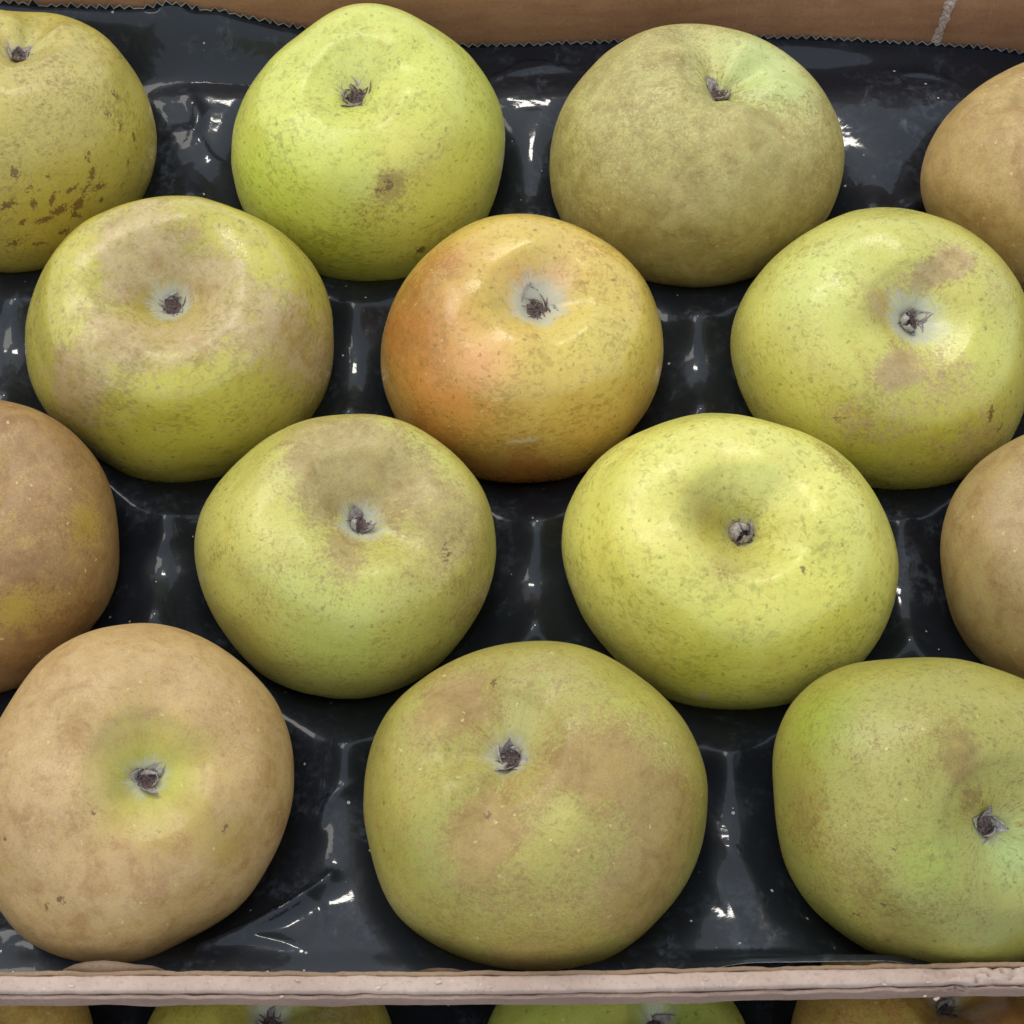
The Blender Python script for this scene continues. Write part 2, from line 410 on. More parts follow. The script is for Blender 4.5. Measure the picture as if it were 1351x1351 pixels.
    for nm, arr in (('russet', rus), ('fleck', fle), ('scar', sca), ('down', down), ('chalk', chk), ('near', near)):
        a = me.attributes.new(nm, 'FLOAT', 'POINT'); a.data.foreach_set('value', np.clip(arr, -1, 2).astype(np.float32))
    a = me.attributes.new('polar', 'FLOAT_VECTOR', 'POINT'); a.data.foreach_set('vector', polar.astype(np.float32).ravel())
    tag(o, spec['label'], 'apple', parent_label_group)
    # ---- calyx: a dark core with five dried sepals standing round it
    axn = N[2 * NSEG:6 * NSEG].mean(0); axn /= np.linalg.norm(axn)
    t1 = np.cross(axn, [0.3, 1, 0.1]); t1 /= np.linalg.norm(t1); t2 = np.cross(axn, t1)
    csz = spec.get('csz', 1.0) * .0047
    cc = cal + axn * .0009
    nr_, ns_ = 5, 16
    PV = []
    for i in range(nr_):
        q = i / (nr_ - 1)
        for j in range(ns_):
            a_ = 2 * np.pi * j / ns_
            r_ = csz * .62 * (1 - q) * (1 + .25 * rs.random()) + 1e-5
            PV.append(cc + (t1 * math.cos(a_) + t2 * math.sin(a_)) * r_ + axn * (-.0004 + csz * .12 * rs.random()))
    PF = [list(f) for f in grid_faces(nr_, ns_, True)]
    for k in range(16):          # withered threads in the eye
        a_ = rs.random() * 6.28; r0_ = csz * .55 * math.sqrt(rs.random()); b0 = len(PV)
        base = cc + (t1 * math.cos(a_) + t2 * math.sin(a_)) * r0_
        dd_ = t1 * rs.normal() + t2 * rs.normal(); dd_ /= np.linalg.norm(dd_); wv = np.cross(axn, dd_) * csz * .055
        for q in (0, .5, 1):
            c_ = base + axn * csz * (.5 * q - .25 * q * q) + dd_ * csz * (.15 * q + .5 * q * q)
            PV += [c_ - wv * (1.1 - q), c_ + wv * (1.1 - q), c_ + axn * csz * .07 * (1.1 - q)]
        for q in (0, 1):
            for e in range(3):
                PF.append([b0 + 3 * q + e, b0 + 3 * q + (e + 1) % 3, b0 + 3 * q + 3 + (e + 1) % 3, b0 + 3 * q + 3 + e])
    core = mesh_obj('calyx', np.array(PV), PF, m_core, o, smooth=False)
    closed = spec.get('closed', .4)
    nsep = 5
    for k in range(nsep):
        a0 = 2 * np.pi * k / nsep + p5 + rs.normal() * .25
        rd = t1 * math.cos(a0) + t2 * math.sin(a0); sd_ = np.cross(axn, rd)
        ln = csz * (.75 + .45 * rs.random()); wd = csz * (.42 + .18 * rs.random())
        bend = rs.normal() * .35; cl = min(1.1, max(-.1, closed + rs.normal() * .30))
        th0 = math.radians(38 + 30 * cl); th1 = math.radians(-15 + 185 * cl)
        nu, nw = 7, 5; top = []; pr, pz = csz * .58, -.0003
        for i in range(nu):
            q = i / (nu - 1); th = th0 + (th1 - th0) * q
            if i: pr += math.cos(th) * ln / (nu - 1); pz += math.sin(th) * ln / (nu - 1)
            for j in range(nw):
                s_ = (j / (nw - 1) - .5) * 2
                wq = wd * (1 - q ** 1.5) * (.75 + .5 * q * (1 - q) * 2) + csz * .035
                cup = s_ * s_ * wq * .5
                top.append(cc + rd * (pr - math.sin(th) * cup) + sd_ * (s_ * wq + bend * q * q * csz) + axn * (pz + math.cos(th) * cup + .05 * csz * rs.normal() * q))
        top = np.array(top); bot = top - axn * csz * .10 - rd * csz * .06
        fa = grid_faces(nu, nw); n0 = len(top)
        fb = fa[:, ::-1] + n0
        rim = [i * nw for i in range(nu)] + [(nu - 1) * nw + j for j in range(1, nw)] + [i * nw + nw - 1 for i in range(nu - 2, -1, -1)] + [j for j in range(nw - 2, 0, -1)]
        side = [[rim[i], rim[(i + 1) % len(rim)], rim[(i + 1) % len(rim)] + n0, rim[i] + n0] for i in range(len(rim))]
        mesh_obj('sepal', np.vstack([top, bot]), list(map(list, fa)) + list(map(list, fb)) + side, m_sepal_pale if rs.random() < spec.get('palesep', .3) else m_sepal, core)
    return o, ctr, R

def ell(cx, cy, a, b, n=24):
    return [(cx + a * math.cos(t), cy + b * math.sin(t)) for t in np.linspace(0, 2 * np.pi, n, endpoint=False)]

SP_G = (118, 110, 44); SP_B = (110, 84, 44)
G1 = 'apples nestled in the black tray'
specs = [
 dict(seed=1, label='olive gold apple with brown corky cracks, cut by the upper left corner', cal=(28, 70), c=(20, 182),
      poly=[(0, 1), (33, 13), (67, 24), (110, 33), (140, 53), (167, 80), (187, 117), (200, 157), (204, 190), (200, 227), (187, 263), (160, 300), (115, 334), (67, 352), (47, 357), (0, 356), (-60, 340), (-120, 300), (-155, 245), (-166, 185), (-155, 120), (-115, 55), (-60, 12)],
      tint=(176, 164, 74), rus=(156, 134, 74), speck=(112, 84, 40), r0=.14, f0=.58, pale=.05, bd=.12, high=.88, bw=.40, csz=1.0, downs=.45, fold=[(1.3, .05, .4), (4.5, .04, .3)],
      t=[(70, 110, 70, (178, 166, 98), .7), (60, 300, 80, (176, 156, 46), .8), (150, 200, 60, (172, 158, 66), .6), (40, 60, 25, (186, 184, 112), .6)],
      r=[(60, 90, 45, .22), (110, 120, 30, .15), (60, 190, 50, .12)],
      k=[(21, 227, 5, 90, 2.0), (12, 273, 6, 10, 2.0), (45, 268, 5, 100, 1.8), (80, 277, 6, 15, 2.4), (102, 271, 6, 45, 2.2), (123, 230, 5, 80, 2.0), (130, 247, 5, 10, 2.2), (60, 289, 5, 5, 2.4), (134, 262, 4, 30, 1.2), (152, 124, 4, 120, 2.5, .8), (176, 180, 4, 100, 2.5, .7), (116, 205, 4, 70, 2.4, .7), (92, 250, 4, 20, 3, .8), (38, 250, 4, 40, 2.4, .7), (50, 322, 4, 170, 2.5, .7), (158, 165, 4, 60, 2, .7), (70, 262, 4, 60, 2.6), (98, 285, 4, 160, 2.2), (30, 290, 4, 20, 2.4, .8), (112, 250, 3.5, 40, 2.6, .9), (66, 235, 3.5, 140, 2, .8), (20, 320, 4, 30, 2.4, .8), (85, 305, 4, 10, 2.4, .8), (170, 215, 4, 75, 2, .7), (140, 150, 3.5, 130, 2.6, .7)]),
 dict(seed=2, label='tall yellow green apple with a brown corky spot, in front of the bare cardboard wall', cal=(469, 125), c=(487, 192),
      poly=[(450, 14), (483, 9), (517, 10), (547, 22), (577, 42), (610, 65), (637, 97), (657, 133), (667, 173), (666, 207), (657, 247), (642, 285), (610, 330), (570, 360), (528, 373), (485, 375), (450, 372), (423, 366), (385, 347), (345, 312), (321, 280), (317, 267), (307, 227), (306, 190), (312, 157), (327, 120), (350, 90), (383, 57), (417, 37)],
      tint=(192, 198, 90), rus=(160, 140, 76), speck=(122, 116, 46), r0=.0, f0=.62, pale=.06, bd=.17, bw=.44, high=.84, closed=.15, csz=1.15, downs=.35, lob=.016, fold=[(3.3, .02, .4)],
      t=[(350, 240, 70, (196, 212, 78), .8), (440, 340, 80, (178, 186, 44), .8), (590, 230, 80, (196, 190, 70), .6), (470, 90, 50, (198, 202, 116), .6), (540, 200, 40, (192, 182, 86), .5), (450, 60, 40, (196, 204, 104), .5)],
      r=[(515, 245, 20, .5), (520, 260, 38, .28), (545, 58, 16, .30), (480, 300, 40, .14), (455, 110, 18, .24)], k=[(512, 244, 7, 80, 1.5, .75), (503, 250, 4, 10, 1.5, .6), (556, 330, 6, 40, 1.4, .9)]),
 dict(seed=3, label='matt khaki apple with a green shoulder behind its calyx, in the back row', cal=(948, 122), c=(919, 205),
      poly=[(900, 34), (850, 43), (810, 63), (777, 93), (750, 130), (733, 167), (726, 207), (728, 250), (740, 290), (770, 330), (810, 357), (853, 371), (900, 376), (950, 375), (983, 368), (1003, 360), (1055, 330), (1092, 285), (1104, 254), (1111, 220), (1112, 187), (1104, 153), (1087, 120), (1057, 87), (1023, 62), (993, 48), (950, 37)],
      tint=(182, 178, 104), rus=(164, 148, 90), speck=(112, 96, 48), r0=.60, f0=.36, pale=.22, bd=.16, bw=.40, high=.80, closed=.2, csz=.95, downs=.25, lob=.03, fold=[(1.9, .05, .42), (0.2, .03, .4)], rough=.5,
      t=[(1000, 90, 60, (186, 200, 122), .95), (900, 330, 90, (164, 144, 66), .8), (1020, 120, 50, (180, 196, 118), .7), (1060, 260, 60, (166, 140, 74), .6), (830, 110, 60, (176, 178, 104), .6)],
      r=[(1010, 85, 60, -.5), (930, 60, 40, -.2), (1000, 175, 50, .22), (960, 320, 80, .3), (870, 300, 60, .15)]),
 dict(seed=4, label='tan russet apple with pale pinpoint dots, cut by the right edge in the back row', cal=(1400, 150), c=(1394, 236),
      poly=[(1351, 77), (1314, 97), (1277, 130), (1247, 167), (1227, 204), (1219, 244), (1221, 280), (1240, 320), (1280, 355), (1351, 386), (1410, 388), (1480, 370), (1540, 320), (1568, 250), (1560, 180), (1520, 115), (1460, 80), (1400, 68)],
      tint=(180, 154, 92), rus=(172, 142, 90), speck=(120, 92, 54), r0=.72, f0=.16, pale=.42, downs=.3, rough=.5,
      t=[(1320, 120, 50, (186, 160, 84), .6), (1240, 230, 40, (156, 134, 88), .6), (1330, 320, 50, (172, 138, 72), .6)]),
 dict(seed=5, label='olive apple with a wide deep basin ringed by shiny pinkish tan russet', cal=(226, 402), c=(238, 450),
      poly=[(37, 433), (43, 400), (57, 363), (77, 333), (103, 303), (143, 278), (190, 264), (233, 262), (283, 267), (320, 282), (360, 303), (393, 330), (417, 360), (433, 393), (440, 427), (439, 467), (433, 507), (420, 543), (380, 590), (335, 620), (280, 634), (233, 637), (200, 635), (167, 628), (137, 613), (100, 575), (70, 547), (53, 520), (42, 490), (36, 460)],
      tint=(182, 174, 74), rus=(164, 142, 88), rus2=(182, 156, 120), speck=(122, 110, 44), r0=.20, f0=.60, pale=.08, bd=.30, bw=.54, high=.88, csz=.95, downs=1.0, down=.0064, lob=.02, rough=.30,
      t=[(230, 570, 90, (186, 182, 52), .8), (120, 400, 50, (186, 176, 84), .6), (360, 360, 50, (186, 182, 62), .7), (190, 400, 28, (150, 132, 50), .8), (60, 450, 40, (176, 172, 78), .5)],  # dark blob left of the calyx paints the basin's shade
      r=[(190, 320, 55, .55), (270, 370, 45, .5), (170, 350, 40, .4), (250, 440, 40, .55), (180, 455, 40, .45), (380, 440, 60, .42), (425, 470, 50, .4), (100, 510, 40, .62, 70, 1.4), (150, 425, 35, .3), (320, 420, 50, .35)]),
 dict(seed=6, label='orange flushed apple with a large pale grey calyx, in the middle of its row', cal=(708, 405), c=(688, 459),
      poly=[(670, 283), (633, 290), (600, 307), (567, 333), (540, 363), (520, 397), (507, 433), (501, 477), (508, 517), (523, 553), (560, 598), (590, 618), (630, 632), (667, 636), (703, 636), (740, 633), (773, 623), (805, 598), (833, 570), (847, 553), (865, 517), (874, 477), (875, 450), (873, 433), (863, 397), (847, 363), (817, 333), (783, 310), (740, 292), (710, 285)],
      tint=(204, 178, 84), rus=(160, 100, 44), rus2=(172, 112, 54), speck=(140, 108, 42), r0=.02, f0=.60, pale=.35, bd=.20, bw=.45, high=.80, csz=1.35, downs=1.2, down=.0080, palesep=1.0, closed=.35, rough=.32,
      t=[(545, 430, 85, (178, 112, 46), .95), (632, 475, 40, (222, 170, 112), .85), (570, 510, 50, (194, 126, 54), .8), (690, 635, 85, (146, 78, 28), .98), (570, 590, 60, (160, 92, 36), .9), (620, 540, 45, (196, 126, 58), .6), (840, 540, 40, (170, 132, 58), .7), (800, 440, 80, (202, 190, 92), .8), (730, 340, 60, (202, 176, 92), .6), (690, 375, 28, (182, 134, 50), .7), (735, 365, 24, (216, 176, 130), .7), (590, 340, 50, (186, 146, 74), .7), (760, 560, 60, (206, 168, 76), .6), (650, 400, 30, (186, 166, 62), .6)],  # pink blob below the basin is a highlight painted into the tint
      r=[(520, 440, 45, .5), (560, 360, 50, .45), (690, 630, 60, .5), (800, 560, 40, .2), (780, 340, 50, .2), (560, 560, 40, .3), (600, 330, 30, .15), (690, 370, 20, .4)], f=[(640, 470, 40, -.3), (530, 430, 70, .35), (620, 600, 90, .35)], p=[(690, 580, 4, 7, 7)],
      ),
 dict(seed=7, label='pale yellow green apple with a pinkish brown russet patch beside its white calyx', cal=(1201, 424), c=(1163, 460),
      poly=[(1160, 275), (1117, 280), (1083, 294), (1047, 320), (1013, 354), (987, 391), (970, 431), (964, 455), (965, 483), (973, 517), (990, 547), (1020, 585), (1060, 615), (1110, 638), (1157, 645), (1200, 645), (1234, 639), (1267, 627), (1300, 607), (1330, 582), (1347, 557), (1358, 520), (1364, 475), (1361, 435), (1351, 400), (1337, 364), (1317, 337), (1287, 310), (1254, 290), (1217, 279)],
      tint=(190, 188, 90), rus=(166, 138, 94), rus2=(172, 142, 104), speck=(128, 112, 42), r0=.10, f0=.55, pale=.06, bd=.20, bw=.44, high=.80, csz=.95, downs=1.15, down=.0078, palesep=.3, closed=.6, rough=.36,
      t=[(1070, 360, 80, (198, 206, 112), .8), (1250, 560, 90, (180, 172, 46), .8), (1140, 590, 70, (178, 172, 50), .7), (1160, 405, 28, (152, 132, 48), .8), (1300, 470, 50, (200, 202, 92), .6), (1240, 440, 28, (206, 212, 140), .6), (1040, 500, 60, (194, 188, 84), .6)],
      r=[(1182, 488, 26, .75, 70, 1.3), (1220, 370, 22, .45, 30, 1.6), (1262, 345, 26, .5, 30, 1.5), (1165, 400, 24, .35), (1120, 560, 34, .32), (1250, 500, 50, .34), (1290, 580, 50, .3), (1180, 560, 40, .2), (1320, 370, 30, .18)],
      k=[(1308, 545, 4, 100, 3.2, .8), (1318, 565, 4, 70, 2.5, .6), (1110, 550, 6, 10, 1.5, .6)]),
 dict(seed=8, label='brown russet apple cut by the left edge, touching the wide basin apple', cal=(-60, 660), c=(-38, 718),
      poly=[(0, 524), (33, 537), (73, 557), (103, 580), (130, 613), (147, 647), (157, 680), (158, 707), (155, 743), (143, 787), (127, 827), (100, 855), (60, 882), (0, 911), (-50, 918), (-120, 900), (-190, 850), (-230, 770), (-236, 700), (-210, 620), (-150, 550), (-70, 520)],
      tint=(168, 140, 68), rus=(150, 114, 70), rus2=(132, 98, 62), speck=(104, 74, 46), r0=.74, f0=.22, pale=.30, rough=.46,
      t=[(15, 800, 30, (176, 146, 56), .8), (115, 690, 28, (160, 134, 50), .7), (0, 600, 40, (176, 156, 96), .7)], r=[(15, 805, 30, -.45), (115, 690, 30, -.45), (60, 800, 40, -.25), (20, 700, 30, -.15)], k=[(140, 640, 8, 60, 3, .45)]),
 dict(seed=9, label='half russet half yellow green apple with a small brown blotch on its right', cal=(475, 690), c=(456, 735),
      poly=[(450, 547), (493, 549), (533, 558), (573, 580), (607, 607), (630, 637), (647, 670), (655, 710), (654, 743), (647, 780), (633, 810), (610, 843), (583, 873), (547, 900), (517, 913), (483, 920), (450, 923), (417, 917), (367, 900), (333, 880), (310, 853), (290, 823), (273, 790), (262, 750), (258, 717), (260, 693), (273, 657), (293, 627), (327, 597), (363, 572), (407, 553)],
      tint=(182, 180, 86), rus=(164, 142, 94), rus2=(150, 126, 76), speck=(124, 108, 46), r0=.22, f0=.45, pale=.10, bd=.22, bw=.50, high=.81, csz=.85, downs=.8, down=.0066, palesep=.3, rough=.42,
      t=[(320, 690, 60, (194, 188, 86), .8), (430, 850, 80, (182, 192, 88), .8), (600, 700, 70, (172, 156, 80), .7), (380, 780, 60, (190, 194, 102), .6), (470, 900, 50, (166, 168, 70), .5)],
      r=[(450, 600, 75, .62), (430, 640, 40, .3), (455, 730, 28, .45, 70, 1.4), (520, 640, 60, .4), (600, 680, 60, .3), (630, 790, 40, .25)],
      k=[(590, 730, 8, 80, 1.6, .55)]),
 dict(seed=10, label='largest bright yellow apple, finely speckled, with a broad shaded basin', cal=(977, 702), c=(961, 742),
      poly=[(900, 551), (943, 548), (990, 552), (1043, 562), (1087, 580), (1120, 607), (1147, 637), (1167, 670), (1180, 707), (1184, 740), (1180, 780), (1167, 820), (1147, 854), (1120, 884), (1087, 905), (1050, 922), (1010, 931), (967, 936), (933, 936), (900, 931), (857, 908), (820, 880), (787, 850), (767, 820), (750, 787), (739, 750), (737, 723), (747, 680), (763, 643), (790, 610), (823, 587), (863, 565)],
      tint=(206, 204, 100), rus=(158, 138, 62), speck=(134, 128, 46), r0=-.06, f0=.62, pale=.05, bd=.27, bw=.46, high=.84, csz=1.1, downs=.5, down=.0052, closed=.9, palesep=.1, rough=.40,
      t=[(932, 680, 44, (146, 132, 44), .9), (990, 740, 36, (178, 176, 88), .8), (940, 890, 90, (196, 194, 48), .7), (800, 720, 70, (210, 202, 76), .6), (1100, 800, 70, (206, 204, 66), .6), (960, 750, 26, (172, 150, 92), .5), (1010, 640, 50, (214, 216, 126), .5)],  # shade left in the basin and light on the shoulder behind it are painted
      r=[(1110, 615, 30, .42, 130, 1.5), (930, 690, 26, .28), (960, 755, 20, .36), (1080, 570, 30, .15)], k=[(1060, 752, 4, 110, 1.5, 1.0)], p=[(930, 918, 4, -8, 2.4)]),
 dict(seed=11, label='olive brown russet apple cut by the right edge, below the pale yellow green one', cal=(1450, 690), c=(1438, 740),
      poly=[(1351, 577), (1317, 597), (1290, 624), (1267, 650), (1250, 684), (1241, 717), (1240, 744), (1245, 777), (1260, 817), (1277, 847), (1300, 880), (1351, 915), (1420, 935), (1500, 925), (1570, 885), (1620, 820), (1638, 745), (1625, 670), (1580, 605), (1500, 560), (1420, 555)],
      tint=(164, 144, 84), rus=(158, 134, 86), rus2=(150, 120, 78), speck=(112, 88, 52), r0=.66, f0=.2, pale=.35, rough=.5,
      t=[(1290, 790, 60, (146, 138, 76), .7), (1320, 680, 50, (172, 138, 92), .7)]),
 dict(seed=12, label='light tan russet apple with a yellow green ring round its calyx, nearest left', cal=(193, 1027), c=(190, 1040),
      poly=[(123, 833), (167, 823), (207, 823), (247, 830), (287, 847), (320, 873), (343, 897), (370, 937), (387, 973), (392, 1010), (389, 1057), (377, 1100), (357, 1137), (327, 1174), (294, 1207), (260, 1229), (200, 1244), (150, 1255), (117, 1258), (77, 1250), (33, 1227), (0, 1203), (-28, 1150), (-40, 1085), (-34, 1010), (-8, 943), (27, 911), (67, 870), (95, 847)],
      tint=(178, 150, 88), rus=(182, 150, 106), rus2=(162, 128, 78), speck=(128, 96, 56), r0=.66, f0=.16, pale=.30, bd=.17, bw=.44, high=.78, csz=.85, downs=.8, down=.0056, closed=.85, palesep=.5, rough=.44,
      t=[(195, 1030, 78, (176, 172, 54), 1.0), (155, 1035, 22, (132, 132, 22), .7), (230, 1030, 26, (186, 186, 84), .6), (300, 1120, 60, (166, 136, 58), .7), (180, 1200, 80, (172, 142, 68), .7), (80, 1040, 60, (198, 170, 124), .5)],  # dark left of the calyx is painted shade, pale left flank painted light
      r=[(195, 1030, 72, -1.1), (290, 1110, 40, -.22), (310, 960, 30, -.15)], k=[(62, 1194, 4, 60, 2, .9), (80, 1186, 5, 120, 1.6, 1.0), (300, 1090, 5, 40, 2.2, .5), (8, 1108, 3.5, 0, 1, 1.0), (125, 1073, 3, 0, 1, .9)]),
 dict(seed=13, label='olive apple patched with tan russet, pressed against the front edge of the box', cal=(673, 998), c=(706, 1063),
      poly=[(547, 903), (517, 930), (493, 970), (483, 1010), (479, 1057), (483, 1100), (497, 1144), (517, 1194), (547, 1227), (580, 1250), (620, 1270), (664, 1280), (710, 1282), (750, 1279), (787, 1269), (814, 1254), (844, 1234), (870, 1207), (900, 1174), (920, 1130), (932, 1080), (932, 1043), (925, 1000), (910, 963), (883, 925), (853, 900), (803, 867), (760, 850), (717, 845), (683, 847), (637, 855), (593, 873)],
      tint=(158, 152, 70), rus=(148, 118, 62), rus2=(154, 124, 74), speck=(130, 110, 46), r0=.30, f0=.55, pale=.20, bd=.15, bw=.42, high=.80, csz=.95, downs=.75, down=.0062, palesep=.2, closed=.4, lob=.025, rough=.46, fold=[(4.4, .04, .3)],
      t=[(560, 1020, 60, (166, 160, 70), .7), (830, 930, 60, (166, 168, 66), .8), (740, 1075, 24, (178, 172, 92), .8), (680, 955, 34, (184, 178, 108), .7), (560, 1140, 50, (146, 146, 58), .7), (720, 1200, 70, (170, 154, 66), .7), (610, 1090, 36, (162, 164, 70), .6)],
      r=[(600, 925, 48, .5), (560, 960, 26, .15), (640, 1100, 42, .58, 70, 1.4), (780, 1010, 60, .45, 20, 1.4), (880, 1060, 60, .45), (850, 1180, 70, .42), (700, 1270, 60, .3), (745, 1075, 24, -.4), (690, 960, 24, -.3)],
      k=[(645, 1075, 5, 20, 1.4, .8), (652, 900, 6, 20, 1.6, .9), (610, 1181, 3, 0, 1, .8)]),
 dict(seed=14, label='lumpy olive green apple with its calyx turned to the right, nearest right', cal=(1303, 1090), c=(1228, 1072),
      poly=[(1107, 899), (1144, 884), (1184, 872), (1234, 866), (1277, 866), (1317, 870), (1370, 888), (1410, 920), (1440, 970), (1456, 1040), (1450, 1110), (1430, 1175), (1395, 1230), (1350, 1262), (1290, 1274), (1234, 1273), (1187, 1267), (1147, 1254), (1107, 1234), (1073, 1204), (1050, 1170), (1037, 1140), (1023, 1107), (1010, 1074), (1005, 1040), (1007, 1007), (1020, 973), (1040, 943), (1063, 920)],
      tint=(158, 154, 68), rus=(146, 124, 64), speck=(98, 94, 40), r0=.24, f0=.40, pale=.05, bd=.13, bw=.48, high=.74, csz=.9, downs=.5, down=.0050, palesep=.2, rough=.46, lob=.012,
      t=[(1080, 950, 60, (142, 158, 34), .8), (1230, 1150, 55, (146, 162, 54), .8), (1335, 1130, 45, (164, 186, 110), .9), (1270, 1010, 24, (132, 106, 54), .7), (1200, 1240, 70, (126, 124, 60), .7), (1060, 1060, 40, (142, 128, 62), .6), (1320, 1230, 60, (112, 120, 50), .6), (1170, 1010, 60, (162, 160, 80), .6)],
      r=[(1268, 1000, 22, .5, 120, 1.8), (1280, 1060, 22, .35), (1060, 1080, 40, .24), (1180, 1240, 60, .25), (1130, 1160, 50, .2), (1240, 960, 40, .15)], f=[(1190, 1190, 70, .25)],
      k=[(1180, 1120, 3.5, 0, 1.2, .9), (1165, 1196, 3.5, 30, 1.4, .7), (1128, 1203, 5, 20, 1.6, .6)]),
]
PLACED = []
for s in specs:
    PLACED.append(apple(s, 0.0, G1))

# apples of the lower box beyond the front edge
ZL = -0.098
G2 = 'apples in the lower box'
low = [
 dict(seed=21, label='orange tan apple peeping out under the front edge, in the lower left corner', cal=(-40, 1360), poly=ell(-45, 1392, 170, 158), tint=(186, 154, 74), rus=(176, 138, 72), speck=(120, 92, 46), r0=.5, f0=.2, pale=.4),
 dict(seed=22, label='yellow olive apple in the lower box with only its top and calyx showing', cal=(356, 1347), poly=ell(354, 1400, 170, 158), tint=(178, 168, 72), rus=(164, 138, 66), speck=(120, 100, 44), r0=.28, f0=.35, pale=.15, downs=1.0, csz=.85,
      t=[(390, 1335, 30, (166, 172, 96), .7), (230, 1345, 40, (178, 176, 66), .6)], r=[(470, 1345, 50, .3)]),
 dict(seed=23, label='green apple in the lower box, right of the yellow olive one', cal=(867, 1352), poly=ell(815, 1403, 180, 162), tint=(174, 178, 78), rus=(156, 142, 70), speck=(116, 108, 44), r0=.06, f0=.4, pale=.06, downs=.9, csz=.85,
      t=[(900, 1338, 50, (166, 186, 84), .7), (850, 1335, 30, (190, 200, 128), .7), (700, 1345, 50, (160, 172, 66), .6)]),
 dict(seed=24, label='tan and rust brown apple peeping out in the lower right corner', cal=(1249, 1328), poly=ell(1224, 1392, 184, 168), tint=(172, 146, 66), rus=(160, 124, 66), rus2=(150, 98, 52), speck=(110, 84, 44), r0=.45, f0=.25, pale=.2, downs=.6, csz=1.0,
      t=[(1330, 1345, 50, (158, 104, 54), .9), (1120, 1340, 50, (176, 152, 72), .6)]),
]
LOWP = []
for s in low:
    LOWP.append(apple(s, ZL, G2))

